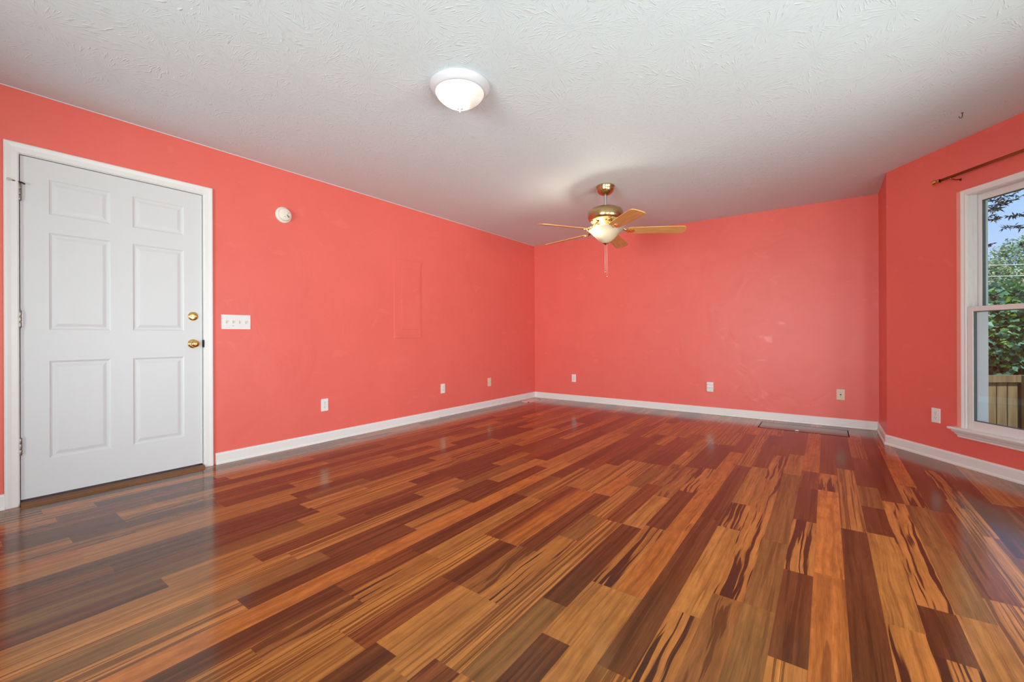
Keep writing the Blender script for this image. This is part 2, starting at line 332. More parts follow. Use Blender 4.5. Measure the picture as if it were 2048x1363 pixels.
# ------------------------------------------------------------------ mesh helpers
class MB:
    def __init__(s): s.v = []; s.f = []; s.m = []; s.sm = []
    def add(s, vs, fs, mi=0, smooth=False):
        b = len(s.v); s.v += [tuple(x) for x in vs]
        for f in fs: s.f.append([b + i for i in f]); s.m.append(mi); s.sm.append(smooth)
    def box(s, a, b, mi=0, bev=0.0):
        x0, x1 = sorted((a[0], b[0])); y0, y1 = sorted((a[1], b[1])); z0, z1 = sorted((a[2], b[2]))
        if bev <= 0:
            s.add([(x0, y0, z0), (x1, y0, z0), (x1, y1, z0), (x0, y1, z0), (x0, y0, z1), (x1, y0, z1), (x1, y1, z1), (x0, y1, z1)],
                  [(0, 3, 2, 1), (4, 5, 6, 7), (0, 1, 5, 4), (1, 2, 6, 5), (2, 3, 7, 6), (3, 0, 4, 7)], mi)
        else:
            bm = bmesh.new(); bmesh.ops.create_cube(bm, size=1)
            bmesh.ops.scale(bm, vec=(x1 - x0, y1 - y0, z1 - z0), verts=bm.verts)
            bmesh.ops.translate(bm, vec=((x0 + x1) / 2, (y0 + y1) / 2, (z0 + z1) / 2), verts=bm.verts)
            bmesh.ops.bevel(bm, geom=bm.edges[:], offset=bev, segments=2, affect='EDGES', profile=.5)
            s.bm(bm, mi)
    def bm(s, bm, mi=0, smooth=False):
        bm.verts.index_update()
        s.add([v.co.copy() for v in bm.verts], [[v.index for v in f.verts] for f in bm.faces], mi, smooth); bm.free()
    def frame(s, origin, X, Y, Z):
        pass
    def lathe(s, prof, o=(0, 0, 0), axis='Z', n=32, mi=0, smooth=True):
        vs = []; fs = []; k = len(prof)
        for i in range(n):
            a = 2 * math.pi * i / n; ca, sa = math.cos(a), math.sin(a)
            for r, h in prof:
                p = {'Z': (r * ca, r * sa, h), 'Y': (r * ca, h, -r * sa), 'X': (h, r * ca, r * sa)}[axis]
                vs.append((p[0] + o[0], p[1] + o[1], p[2] + o[2]))
        for i in range(n):
            j = (i + 1) % n
            for q in range(k - 1):
                fs.append((i * k + q, j * k + q, j * k + q + 1, i * k + q + 1))
        s.add(vs, fs, mi, smooth)
    def tube(s, pts, r, n=8, mi=0, cap=True):
        pts = [Vector(p) for p in pts]; rs = r if isinstance(r, (list, tuple)) else [r] * len(pts)
        vs = []; fs = []; up = Vector((.123, .31, .94)).normalized()
        for i, p in enumerate(pts):
            d = (pts[min(i + 1, len(pts) - 1)] - pts[max(i - 1, 0)]).normalized()
            if abs(d.dot(up)) > .95: up = Vector((1, .2, .1)).normalized()
            u = d.cross(up).normalized(); w = d.cross(u)
            for q in range(n):
                a = 2 * math.pi * q / n; vs.append(p + (u * math.cos(a) + w * math.sin(a)) * rs[i])
        for i in range(len(pts) - 1):
            for q in range(n):
                fs.append((i * n + q, i * n + (q + 1) % n, (i + 1) * n + (q + 1) % n, (i + 1) * n + q))
        if cap:
            fs.append(tuple(range(n))[::-1]); fs.append(tuple(range((len(pts) - 1) * n, len(pts) * n)))
        s.add(vs, fs, mi, True)
    def prism(s, poly, z0, z1, mi=0):
        n = len(poly); vs = [(x, y, z0) for x, y in poly] + [(x, y, z1) for x, y in poly]
        fs = [tuple(range(n))[::-1], tuple(range(n, 2 * n))] + [(i, (i + 1) % n, n + (i + 1) % n, n + i) for i in range(n)]
        s.add(vs, fs, mi)
    def build(s, name, mats, parent=None, fix=True):
        me = bpy.data.meshes.new(name)
        me.from_pydata(s.v, [], s.f)
        for mt in (mats if isinstance(mats, (list, tuple)) else [mats]): me.materials.append(mt)
        me.polygons.foreach_set('material_index', s.m); me.polygons.foreach_set('use_smooth', s.sm)
        if fix:
            b = bmesh.new(); b.from_mesh(me); bmesh.ops.recalc_face_normals(b, faces=b.faces); b.to_mesh(me); b.free()
        o = bpy.data.objects.new(name, me); scene.collection.objects.link(o)
        if parent: o.parent = parent
        return o
def tag(o, label=None, cat=None, group=None, kind=None):
    if label: o['label'] = label
    if cat: o['category'] = cat
    if group: o['group'] = group
    if kind: o['kind'] = kind
    return o
def thing(name, loc, rz=0.0, label=None, cat=None, group=None, kind=None):
    o = bpy.data.objects.new(name, None); o.empty_display_size = .05
    scene.collection.objects.link(o); o.location = loc; o.rotation_euler = (0, 0, rz)
    return tag(o, label, cat, group, kind)
def copy_tree(src, parent=None):
    c = src.copy(); scene.collection.objects.link(c); c.parent = parent
    for ch in list(src.children): copy_tree(ch, c)
    return c

# wall frames: local y points into the room, local x to the viewer's left, z up
RZ_LEFT, RZ_BACK, RZ_BAY = R(-90), R(180), R(90) + BA

# ------------------------------------------------------------------ walls, ceiling
TH = .14
def wall(name, A, B, openings=(), e0=0.0, e1=0.0, mat='red'):
    """A to B with the room on the right-hand side of travel; openings as (t0, t1, z0, z1)."""
    A = Vector(A[:2]); B = Vector(B[:2]); L = (B - A).length; d = (B - A) / L; nrm = Vector((d.y, -d.x))
    mb = MB()
    def piece(t0, t1, z0, z1):
        if t1 - t0 < 1e-4 or z1 - z0 < 1e-4: return
        q = [A + d * t0, A + d * t1, A + d * t1 - nrm * TH, A + d * t0 - nrm * TH]
        mb.prism([(p.x, p.y) for p in q], z0, z1)
    cur = -e0
    for t0, t1, z0, z1 in sorted(openings):
        piece(cur, t0, 0, H); piece(t0, t1, 0, z0); piece(t0, t1, z1, H); cur = t1
    piece(cur, L + e1, 0, H)
    return tag(mb.build(name, M[mat]), kind='structure')
# travelling clockwise seen from above: front-left corner up the left wall, along the back, down the right
WIN_Z0, WIN_Z1 = .275, 1.990
wall('wall_left', (0, YF), (0, 0), [(-5.457 - YF, -4.517 - YF, 0, 2.062)], 0, TH)
wall('wall_back', (0, 0), (4.202, 0), e1=TH)
wall('wall_right', (4.202, 0), (P0.x, P0.y))
wall('wall_window', P0, P1, [(.687, 1.587, WIN_Z0, WIN_Z1)], 0, .05)
wall('wall_bay', P1, P2, [(.20, 2.0, WIN_Z0, 2.06)], .05, .05)
wall('wall_bay_near', P2, P3, [(.687, 1.587, WIN_Z0, WIN_Z1)], .05, 0)
wall('wall_right_near', P3, (4.202, YF), mat='white_trim')  # unseen wall, made white instead of red for a neutral bounce
wall('wall_front', (4.202, YF), (0, YF), [(.15, 2.45, .05, 2.06)], TH, TH, mat='white_trim')  # out of view too; white is chosen to throw neutral light back
mb = MB(); mb.box((-.6, YF - 1.9, H), (6.4, .6, H + .25)); tag(mb.build('ceiling', M['ceiling']), kind='structure')  # slab runs past the front wall as an added, unseen overhang against the sun
mb = MB(); mb.box((0, YF, H - .0035), (.003, 0, H)); tag(mb.build('trim_3', M['ceiling']), kind='structure')

# ------------------------------------------------------------------ floor: every strip has its own tone and figure
COL = dict(L=((.38, .152, .037), (.20, .072, .020)), S=((.41, .162, .038), (.14, .048, .015)), O=((.43, .140, .031), (.19, .060, .017)),
           D=((.130, .045, .016), (.055, .018, .008)), M=((.205, .090, .026), (.10, .038, .013)), R=((.195, .060, .019), (.095, .028, .010)),
           T=((.40, .150, .036), (.062, .023, .012)), K=((.26, .100, .028), (.10, .036, .012)))
# amount, stripe frequency, wander, mottle, stripe strength
FIG = dict(L=(.42, .60, .22, .45, .6), S=(.64, .95, .10, .12, .85), O=(.22, .45, .5, .60, .75), D=(.55, .40, .12, .20, .6), M=(.45, .45, .2, .25, .5),
           R=(.55, .60, .22, .20, .75), T=(.60, .46, .36, .22, 1.0), K=(.55, .42, .95, .25, .85))
KNOWN = {-19: [(-4.436, 'L', 'D')], -18: [(-5.6, 'R', 'D'), (-4.4, 'D', 'M')], -17: [(-5.9, 'M', 'R'), (-5.297, 'R', 'D'), (-4.48, 'D', 'L'), (-4.084, 'L', 'S')], -16: [(-5.75, 'M', 'D'), (-4.465, 'D', 'S')], -15: [(-5.8, 'R', 'M'), (-4.6, 'M', 'L'), (-3.847, 'L', 'D')],
 -14: [(-6.2, 'S', 'D'), (-5.2, 'D', 'L'), (-4.43, 'L', 'R'), (-3.606, 'R', 'D')], -13: [(-5.9, 'D', 'L'), (-4.9, 'L', 'R'), (-4.336, 'R', 'D'), (-3.61, 'S', 'D'), (-3.205, 'S', 'L')], -12: [(-5.9, 'R', 'S'), (-4.8, 'S', 'S'), (-3.75, 'S', 'M'), (-2.95, 'M', 'R')],
 -11: [(-5.8, 'D', 'M'), (-4.707, 'M', 'D'), (-3.502, 'D', 'L'), (-2.898, 'L', 'D')],
 -10: [(-6.0, 'L', 'S'), (-5.079, 'S', 'D'), (-4.3, 'D', 'S'), (-3.87, 'S', 'D'), (-3.05, 'D', 'L'), (-2.442, 'D', 'L')], -9: [(-5.8, 'R', 'O'), (-4.6, 'O', 'O'), (-3.255, 'O', 'L')],
 -8: [(-5.7, 'M', 'D'), (-4.811, 'D', 'R'), (-4.45, 'R', 'D'), (-3.604, 'D', 'M'), (-3.189, 'M', 'D')],
 -7: [(-4.815, 'K', 'T'), (-4.43, 'T', 'L'), (-3.6, 'L', 'S'), (-2.9, 'S', 'R')], -6: [(-4.95, 'S', 'S'), (-4.137, 'S', 'R'), (-3.302, 'R', 'L'), (-2.7, 'L', 'D')],
 -5: [(-4.95, 'L', 'R'), (-4.525, 'L', 'D'), (-4.141, 'D', 'O'), (-3.31, 'O', 'S'), (-2.5, 'S', 'R')],
 -4: [(-4.912, 'D', 'L'), (-4.525, 'L', 'K'), (-4.13, 'K', 'D'), (-3.309, 'D', 'O'), (-2.5, 'S', 'D')],
 -3: [(-4.95, 'L', 'L'), (-4.532, 'L', 'T'), (-3.62, 'M', 'S'), (-2.496, 'M', 'R'), (-2.11, 'D', 'R')],
 -2: [(-4.849, 'R', 'S'), (-3.628, 'S', 'R'), (-2.95, 'R', 'K'), (-2.406, 'R', 'S')],
 -1: [(-4.845, 'S', 'M'), (-4.4, 'M', 'D'), (-3.628, 'D', 'L'), (-3.13, 'L', 'K'), (-2.424, 'K', 'D')],
 0: [(-4.563, 'D', 'L'), (-4.196, 'M', 'T'), (-3.575, 'T', 'D'), (-2.957, 'D', 'T'), (-2.376, 'T', 'D')], 1: [(-4.196, 'L', 'O'), (-2.9, 'O', 'O'), (-1.777, 'O', 'R')],
 2: [(-4.581, 'S', 'D'), (-3.3, 'D', 'D'), (-2.163, 'D', 'S')], 3: [(-4.186, 'T', 'L'), (-3.365, 'L', 'T'), (-2.978, 'T', 'L'), (-2.13, 'L', 'R')],
 4: [(-4.0, 'K', 'T'), (-1.68, 'T', 'R')], 5: [(-4.0, 'M', 'M'), (-3.395, 'D', 'M'), (-2.186, 'M', 'L'), (-1.575, 'L', 'R')],
 6: [(-4.245, 'S', 'D'), (-3.645, 'D', 'T'), (-3.039, 'T', 'D'), (-2.441, 'D', 'R')], 7: [(-3.6, 'O', 'O'), (-2.433, 'O', 'T'), (-2.026, 'T', 'R')],
 8: [(-4.2, 'D', 'D'), (-3.027, 'D', 'S'), (-1.822, 'S', 'D')], 9: [(-3.84, 'T', 'L'), (-3.013, 'L', 'D'), (-2.196, 'M', 'D'), (-1.817, 'D', 'R')],
 10: [(-3.646, 'D', 'T'), (-2.438, 'T', 'D'), (-1.238, 'D', 'R')], 11: [(-3.641, 'L', 'M'), (-3.036, 'R', 'M'), (-2.44, 'M', 'T'), (-2.03, 'T', 'O')],
 12: [(-3.451, 'S', 'R'), (-2.466, 'R', 'D'), (-1.641, 'D', 'R')], 14: [(-1.74, 'D', 'R')]}
X0, SW = 3.018, .1012
def clip(poly, a, b, c):                     # keep a*x + b*y <= c
    out = []
    for i in range(len(poly)):
        p, q = poly[i], poly[(i + 1) % len(poly)]; dp = a * p[0] + b * p[1] - c; dq = a * q[0] + b * q[1] - c
        if dp <= 0: out.append(p)
        if dp * dq < 0: t = dp / (dp - dq); out.append((p[0] + (q[0] - p[0]) * t, p[1] + (q[1] - p[1]) * t))
    return out
def row_strips(k, rnd):
    kn = sorted(KNOWN.get(k, []))
    cuts = [(YF - .2, None, None)] + kn + [(.2, None, None)]
    segs = []
    pool = 'LSDMRRDSTKOLSD'
    for i in range(len(cuts) - 1):
        a, b = cuts[i][0], cuts[i + 1][0]; ta, tb = cuts[i][2], cuts[i + 1][1]
        fixed = (ta is not None and tb is not None)
        if fixed and (ta == tb or b - a < .62):
            segs.append((a, b, ta)); continue
        y = a; first = True; parts = []
        while y < b - .02:
            l = rnd.choice((.41, .60, .82, 1.21)); e = y + l
            if b - e < .25: e = b
            parts.append([y, e, rnd.choice(pool)]); y = e
        if fixed and len(parts) == 1: parts = [[a, (a + b) / 2, ta], [(a + b) / 2, b, tb]]
        if ta: parts[0][2] = ta
        if tb: parts[-1][2] = tb
        segs += [tuple(p) for p in parts]
    return segs
def add_strip(mb, attrs, polys, typ, rnd, z=0.0):
    seed = rnd.random(); j = 1 + (rnd.random() - .5) * .22
    tn, dk = COL[typ]; am, fr, wa, mo, stg = FIG[typ]
    for poly in polys:
        if len(poly) < 3: continue
        mb.add([(x, y, z) for x, y in poly], [tuple(range(len(poly)))])
        attrs.append(((tn[0] * j, tn[1] * j, tn[2] * j, seed), (*dk, am), (fr * (.85 + .3 * rnd.random()), wa, mo, stg)))
def set_attrs(me, attrs):
    for i, nm in enumerate(('tone', 'dark', 'par')):
        at = me.attributes.new(nm, 'FLOAT_COLOR', 'FACE')
        at.data.foreach_set('color', np.array([a[i] for a in attrs], dtype=np.float32).ravel())
rnd = random.Random(21)
mb = MB(); attrs = []
slope = (P1.x - P0.x) / (P1.y - P0.y)
for k in range(-30, 26):
    xa, xb = X0 + k * SW, X0 + (k + 1) * SW
    for a, b, typ in row_strips(k, rnd):
        q = [(xa, a), (xb, a), (xb, b), (xa, b)]
        main = clip(clip(clip(clip(q, 1, 0, 4.202), -1, 0, 0), 0, 1, 0), 0, -1, -YF)
        bay = clip(q, -1, 0, -4.202)
        # bay trapezoid edges
        n1 = Vector((math.cos(BA), math.sin(BA))); bay = clip(bay, n1.x, n1.y, n1.x * P0.x + n1.y * P0.y)
        bay = clip(bay, n1.x, -n1.y, n1.x * P3.x - n1.y * P3.y); bay = clip(bay, 1, 0, P1.x)
        if main or bay: add_strip(mb, attrs, [main, bay], typ, rnd)
fl = mb.build('floor', M['floor'], fix=False)
set_attrs(fl.data, attrs); tag(fl, kind='structure')
mb = MB(); mb.box((-.14, YF - .14, -.25), (5.7, .14, -.004)); tag(mb.build('subfloor', M['fence']), kind='structure')

# floor hatch cut into the boards by the back wall
hx0, hx1, hy0, hy1 = 3.179, 3.945, -.556, -.205
hr = thing('floor_hatch', ((hx0 + hx1) / 2, (hy0 + hy1) / 2, 0), 0, 'rectangular hatch panel cut into the wood floor along the back wall', 'hatch')
mb = MB(); w2, d2 = (hx1 - hx0) / 2, (hy1 - hy0) / 2
for a, b in (((-w2, -d2), (w2, -d2 + .006)), ((-w2, d2 - .006), (w2, d2)), ((-w2, -d2), (-w2 + .008, d2)), ((w2 - .008, -d2), (w2, d2))):
    mb.box((a[0], a[1], .0002), (b[0], b[1], .0016))
mb.build('gap', M['saw_cut'], hr)
mb = MB(); attrs = []; rr = random.Random(5); x = -w2 + .008
for typ, w in (('R', .10), ('R', .101), ('D', .101), ('R', .09), ('M', .075), ('M', .16), ('D', .127)):
    xe = min(x + w, w2 - .008); add_strip(mb, attrs, [[(x, -d2 + .006), (xe, -d2 + .006), (xe, d2 - .006), (x, d2 - .006)]], typ, rr, .001); x = xe
hp = mb.build('panel', M['floor'], hr, fix=False); set_attrs(hp.data, attrs)
mb = MB(); bm = bmesh.new(); bmesh.ops.create_icosphere(bm, subdivisions=2, radius=1)
for v in bm.verts: v.co = Vector((v.co.x * .019, v.co.y * .012, max(v.co.z, -.6) * .007)) * (1 + .25 * math.sin(v.co.x * 7 + v.co.y * 5))
mb.bm(bm, 0, True); ps = mb.build('paper_scrap', M['paper']); ps.location = (3.528, -.535, .0062); ps.rotation_euler = (0, 0, .5)
tag(ps, 'crumpled scrap of white paper on the front edge of the floor hatch', 'scrap')

# ------------------------------------------------------------------ baseboards
def baseboard(name, A, B, m0, m1):
    """profile swept from A to B; m0, m1: mitre shift along travel per unit of offset into the room"""
    A = Vector((A[0], A[1], 0)); B = Vector((B[0], B[1], 0)); d = (B - A).normalized(); n = Vector((d.y, -d.x, 0))
    prof = [(0, 0), (.022, 0), (.021, .010), (.017, .017), (.0135, .019), (.0135, .072), (.011, .080), (.006, .086), (0, .086)]
    mb = MB(); k = len(prof)
    vs = [A + n * o + d * (o * m0) + Vector((0, 0, z)) for o, z in prof] + [B + n * o + d * (o * m1) + Vector((0, 0, z)) for o, z in prof]
    mb.add(vs, [(i, i + 1, k + i + 1, k + i) for i in range(k - 1)] + [tuple(range(k))[::-1], tuple(range(k, 2 * k))])
    return tag(mb.build(name, M['white_trim']), kind='structure')
tb = math.tan(BA / 2)
baseboard('baseboard_left_near', (0, YF), (0, -5.499), 1, 0)
baseboard('baseboard_left', (0, -4.457), (0, 0), 0, -1)
baseboard('baseboard_back', (0, 0), (4.202, 0), 1, -1)
baseboard('baseboard_right', (4.202, 0), P0, 1, tb)
baseboard('baseboard_window', P0, P1, -tb, -tb)
baseboard('baseboard_bay', P1, P2, tb, -tb)
baseboard('baseboard_bay_near', P2, P3, tb, tb)
baseboard('baseboard_right_near', P3, (4.202, YF), -tb, -1)

# ------------------------------------------------------------------ door with casing in the left wall
DY0, DY1, DTOP = -5.437, -4.537, 2.035
DC = (DY0 + DY1) / 2
# casing and jamb (local frame: x to viewer's left, y into the room)
tr = thing('trim_1', (0, DC, 0), RZ_LEFT, kind='structure')
W2 = .45
def casing_u(mb, inner, top, cw):
    prof = [(0, 0), (0, .010), (.006, .013), (.030, .0145), (.046, .018), (cw - .004, .018), (cw, .014), (cw, 0)]
    k = len(prof)
    def ring(pt): return [pt(o, h) for o, h in prof]
    rings = [ring(lambda o, h: (-(inner + o), h, 0)), ring(lambda o, h: (-(inner + o), h, top + o)), ring(lambda o, h: (inner + o, h, top + o)), ring(lambda o, h: (inner + o, h, 0))]
    vs = [p for r in rings for p in r]; fs = []
    for a in range(3):
        for i in range(k - 1): fs.append((a * k + i, a * k + i + 1, (a + 1) * k + i + 1, (a + 1) * k + i))
    fs += [tuple(range(k)), tuple(range(3 * k, 4 * k))]
    mb.add(vs, fs)
mb = MB(); casing_u(mb, W2 + .006, DTOP + .008, .058); mb.build('casing', M['white_trim'], tr)
mb = MB()
for sx in (-1, 1): mb.box((sx * (W2 + .0045), -.14, 0), (sx * (W2 + .0195), 0, DTOP + .02))
mb.box((-(W2 + .0195), -.14, DTOP + .0045), (W2 + .0195, 0, DTOP + .0265))
for sx in (-1, 1): mb.box((sx * (W2 - .012), -.075, 0), (sx * (W2 + .0045), -.052, DTOP))
mb.box((-W2, -.075, DTOP - .01), (W2, -.052, DTOP + .0045))
mb.build('jamb', M['white_trim'], tr)
# the door leaf
dr = thing('door_1', (0, DC, .030), RZ_LEFT, 'white six-panel door with brass knob and deadbolt', 'door', kind='structure')
dh = DTOP - .030
panels = []
for (a, b) in ((.148, .412), (-.237, .053)): pass
cols = ((.151, .427), (-.235 + .0, .0)); cols = [(DC + 5.322, DC + 5.047), (DC + 4.935, DC + 4.650)]   # local x = DC - y
cols = [(-(-5.047) + DC, -(-5.322) + DC), (-(-4.650) + DC, -(-4.935) + DC)]
rowsz = [(.247, .833), (1.020, 1.606), (1.716, 1.925)]
mb = MB()
xs = sorted({-W2, W2, *[c for p in cols for c in p]}); zs = sorted({0, dh, *[z - .030 for p in rowsz for z in p]})
fy, by = -.006, -.050
for i in range(len(xs) - 1):
    for j in range(len(zs) - 1):
        x0, x1, z0, z1 = xs[i], xs[i + 1], zs[j], zs[j + 1]
        isp = any(abs(x0 - c[0]) < 1e-6 and abs(x1 - c[1]) < 1e-6 for c in cols) and any(abs(z0 - (r[0] - .03)) < 1e-6 and abs(z1 - (r[1] - .03)) < 1e-6 for r in rowsz)
        if not isp:
            mb.add([(x0, fy, z0), (x1, fy, z0), (x1, fy, z1), (x0, fy, z1)], [(0, 1, 2, 3)])
        else:
            prev = None
            for ins, dep in ((0, 0), (.004, -.003), (.012, -.006), (.020, -.006), (.036, -.002), (.040, -.0015)):
                r = [(x0 + ins, fy + dep, z0 + ins), (x1 - ins, fy + dep, z0 + ins), (x1 - ins, fy + dep, z1 - ins), (x0 + ins, fy + dep, z1 - ins)]
                if prev: mb.add(prev + r, [(q, (q + 1) % 4, 4 + (q + 1) % 4, 4 + q) for q in range(4)])
                prev = r
            mb.add(prev, [(0, 1, 2, 3)])
mb.add([(-W2, fy, 0), (W2, fy, 0), (W2, fy, dh), (-W2, fy, dh), (-W2, by, 0), (W2, by, 0), (W2, by, dh), (-W2, by, dh)],
       [(4, 5, 6, 7), (0, 1, 5, 4), (1, 2, 6, 5), (2, 3, 7, 6), (3, 0, 4, 7)])
mb.build('leaf', M['door_white'], dr, fix=False)
hinge_x = DC - DY0 + .002                                          # hinge side is to the viewer's left
for zc, pin in ((1.820, True), (1.083, False), (.342, False)):
    mb = MB(); z0 = zc - .030 - .048
    for s5 in range(3): mb.lathe([(0, 0), (.0062, 0), (.0068, .002), (.0068, .028), (.0062, .030), (0, .030)], (hinge_x, .004, z0 + s5 * .032), n=14)
    mb.lathe([(0, -.006), (.004, -.005), (.0055, 0), (0, .001)], (hinge_x, .004, z0), n=12)
    mb.lathe([(0, 0), (.0055, .0), (.0055, .004), (0, .006)], (hinge_x, .004, z0 + .094), n=12)
    mb.box((hinge_x - .010, -.006, z0), (hinge_x + .006, -.0005, z0 + .094))
    hg = mb.build('hinge', M['hinge_metal'], dr)
    if pin:
        mb = MB(); zt = z0 + .101
        mb.lathe([(.0035, 0), (.010, 0), (.010, .005), (.0035, .005)], (hinge_x, .004, zt), n=14)
        mb.tube([(hinge_x + .008, .006, zt + .0025), (hinge_x + .020, .012, zt + .003), (hinge_x + .034, .018, zt + .003)], .0032)
        mb.tube([(hinge_x - .008, .006, zt + .001), (hinge_x - .016, .010, zt - .002), (hinge_x - .018, .014, zt - .006)], .0042)
        ds = mb.build('door_stop', M['dark_metal'], hg)
        mb = MB(); mb.tube([(hinge_x + .030, .016, zt + .003), (hinge_x + .037, .0195, zt + .004), (hinge_x + .045, .0225, zt + .005), (hinge_x + .050, .024, zt + .005)], [.004, .007, .008, .004], 10)
        mb.build('stop_tip', M['rubber'], hg)
kx = DC + 4.595
# knob with its rose
mb = MB(); zk = .925 - .03
mb.lathe([(0, 0), (.033, 0), (.033, .003), (.028, .007), (.018, .009), (.012, .010)], (kx, fy, zk), 'Y', 32); kb0 = mb.build('rosette', M['brass'], dr)
mb = MB(); mb.lathe([(.012, .008), (.011, .020), (.014, .027), (.024, .034), (.0275, .043), (.026, .052), (.019, .058), (.010, .0605), (0, .061)], (kx, fy, zk), 'Y', 32); kb = mb.build('door_knob', M['brass'], dr)
mb = MB(); mb.lathe([(0, .060), (.007, .060), (.007, .064), (.004, .066), (0, .066)], (kx, fy, zk), 'Y', 16); mb.box((kx - .0016, fy + .063, zk - .005), (kx + .0016, fy + .070, zk + .005)); mb.build('lock_button', M['brass'], kb)
zd = 1.128 - .03
mb = MB(); mb.lathe([(0, 0), (.032, 0), (.032, .003), (.029, .008), (.022, .010), (.012, .0105), (0, .0105)], (kx, fy, zd), 'Y', 32); db = mb.build('deadbolt', M['brass'], dr)
mb = MB(); mb.box((kx - .017, fy + .010, zd - .005), (kx + .017, fy + .021, zd + .005), bev=.003); mb.build('thumb_turn', M['brass'], db)
# latch keeper on the jamb
mb = MB(); mb.lathe([(0, 0), (.004, .0), (.007, .001), (0, .0015)], (0, 0, 0), 'Y', 12)
mb = MB(); mb.box((-(W2 + .0085), -.030, .897), (-(W2 + .0035), .0135, .953), bev=.002); mb.build('strike_plate', M['dark_metal'], tr)
mb = MB(); prof = [(.045, 0), (.040, .010), (.020, .019), (-.04, .022), (-.14, .022)]
vs = [(-(W2 + .003), y, z) for y, z in prof] + [(W2 + .003, y, z) for y, z in prof]; vs += [(-(W2 + .003), -.14, 0), (W2 + .003, -.14, 0)]
mb.add(vs, [(i, i + 1, 6 + i, 5 + i) for i in range(4)] + [(0, 1, 2, 3, 4, 10), (5, 11, 9, 8, 7, 6)])
t2 = mb.build('trim_2', M['threshold']); t2.location = (0, DC, 0); t2.rotation_euler = (0, 0, RZ_LEFT); tag(t2, kind='structure')

# ------------------------------------------------------------------ windows
def window(name, wall_pt, rz, w, h, z0, caulk=False):
    """double-hung window; root at the bottom centre of the opening on the wall plane"""
    r = thing(name, (wall_pt[0], wall_pt[1], z0), rz, kind='structure')
    a = w / 2
    # casing
    mb = MB(); cw = .040
    prof = [(0, 0), (0, .013), (.006, .016), (.016, .0145), (.030, .018), (cw - .003, .018), (cw, .015), (cw, 0)]; k = len(prof)
    rings = []
    for sx, zz in ((-1, 0), (-1, 1), (1, 1), (1, 0)):
        rings += [(sx * (a + o), hh, (h + o) if zz else 0.010) for o, hh in prof]
    fs = [(q * k + i, q * k + i + 1, (q + 1) * k + i + 1, (q + 1) * k + i) for q in range(3) for i in range(k - 1)] + [tuple(range(k)), tuple(range(3 * k, 4 * k))]
    mb.add(rings, fs); mb.build('casing', M['white_trim'], r)
    # jamb lining
    mb = MB(); t = .004
    for sx in (-1, 1): mb.box((sx * a, -.14, 0), (sx * (a - t), .002, h))
    mb.box((-a, -.14, h - t), (a, .002, h)); mb.box((-a, -.14, 0), (a, -.02, .006))
    mb.build('jamb', M['vinyl'], r)
    b = a - t
    mid = 1.158 - .275 if h < 1.75 else h * .52
    # upper sash (outer), lower sash (inner)
    def sash(nm, y0, y1, zb, zt, st, rb, rt, gy):
        mb = MB()
        for sx in (-1, 1): mb.box((sx * b, y0, zb), (sx * (b - st), y1, zt), bev=.003)
        mb.box((-(b - st), y0, zb), (b - st, y1, zb + rb), bev=.003); mb.box((-(b - st), y0, zt - rt), (b - st, y1, zt), bev=.003)
        s_ = mb.build(nm, M['vinyl'], r)
        mb = MB(); g = .005
        for sx in (-1, 1): mb.box((sx * (b - st), gy - .006, zb + rb), (sx * (b - st - g), gy + .012, zt - rt))
        mb.box((-(b - st), gy - .006, zb + rb), (b - st, gy + .012, zb + rb + g)); mb.box((-(b - st), gy - .006, zt - rt - g), (b - st, gy + .012, zt - rt))
        mb.build('gasket', M['gasket'], s_)
        mb = MB(); mb.add([(-(b - st), gy, zb + rb), (b - st, gy, zb + rb), (b - st, gy, zt - rt), (-(b - st), gy, zt - rt)], [(0, 1, 2, 3)]); mb.build('pane', M['glass'], s_)
        return s_
    sash('upper_sash', -.088, -.055, mid - .018, h - t, .036, .034, .045, -.072)
    sash('lower_sash', -.022, .010, .010, mid + .018, .036, .066, .036, -.008)
    mb = MB(); mb.box((-b, -.050, .006), (-b + .012, -.028, h - t)); mb.box((b - .012, -.050, .006), (b, -.028, h - t)); mb.build('parting_bead', M['vinyl'], r)
    mb = MB(); mb.tube([(0, -.002, mid + .020), (0, -.002, mid + .030)], .012, 12); mb.box((-.025, -.006, mid + .018), (.025, .004, mid + .024)); mb.build('sash_lock', M['vinyl'], r)
    # stool and apron
    mb = MB(); mb.box((-(a + .105), -.02, -.008), (a + .105, .058, .012), bev=.006); mb.build('stool', M['white_trim'], r)
    mb = MB(); prof = [(0, -.062), (.010, -.062), (.012, -.048), (.020, -.040), (.024, -.030), (.034, -.022), (.038, -.008), (0, -.008)]; k = len(prof); e = a + .095
    vs = [(-(e - .035 + o * .9), o, z) for o, z in prof] + [(e - .035 + o * .9, o, z) for o, z in prof]
    mb.add(vs, [(i, (i + 1) % k, k + (i + 1) % k, k + i) for i in range(k)] + [tuple(range(k)), tuple(range(k, 2 * k))]); mb.build('apron', M['white_trim'], r)
    if caulk:
        mb = MB()
        mb.box((a + .040, 0, .012), (a + .079, .004, h + .044), bev=.0015)
        tag(mb.build('painted_bead', M['red_trim'], r), 'salmon red painted bead')
    return r
wc = P0 + WD * (.687 + .45)
window('window_1', wc, RZ_BAY, .90, WIN_Z1 - WIN_Z0, WIN_Z0, True)
window('window_2', (P1.x, P1.y - 1.1), R(90), 1.80, 2.06 - WIN_Z0, WIN_Z0)
d3 = (P3 - P2).normalized(); w3 = P2 + d3 * 1.137
window('window_3', w3, math.atan2(d3.y, d3.x) + R(180), .90, WIN_Z1 - WIN_Z0, WIN_Z0)
window('window_4', (4.202 - 1.30, YF), 0, 2.30, 2.01, .05)

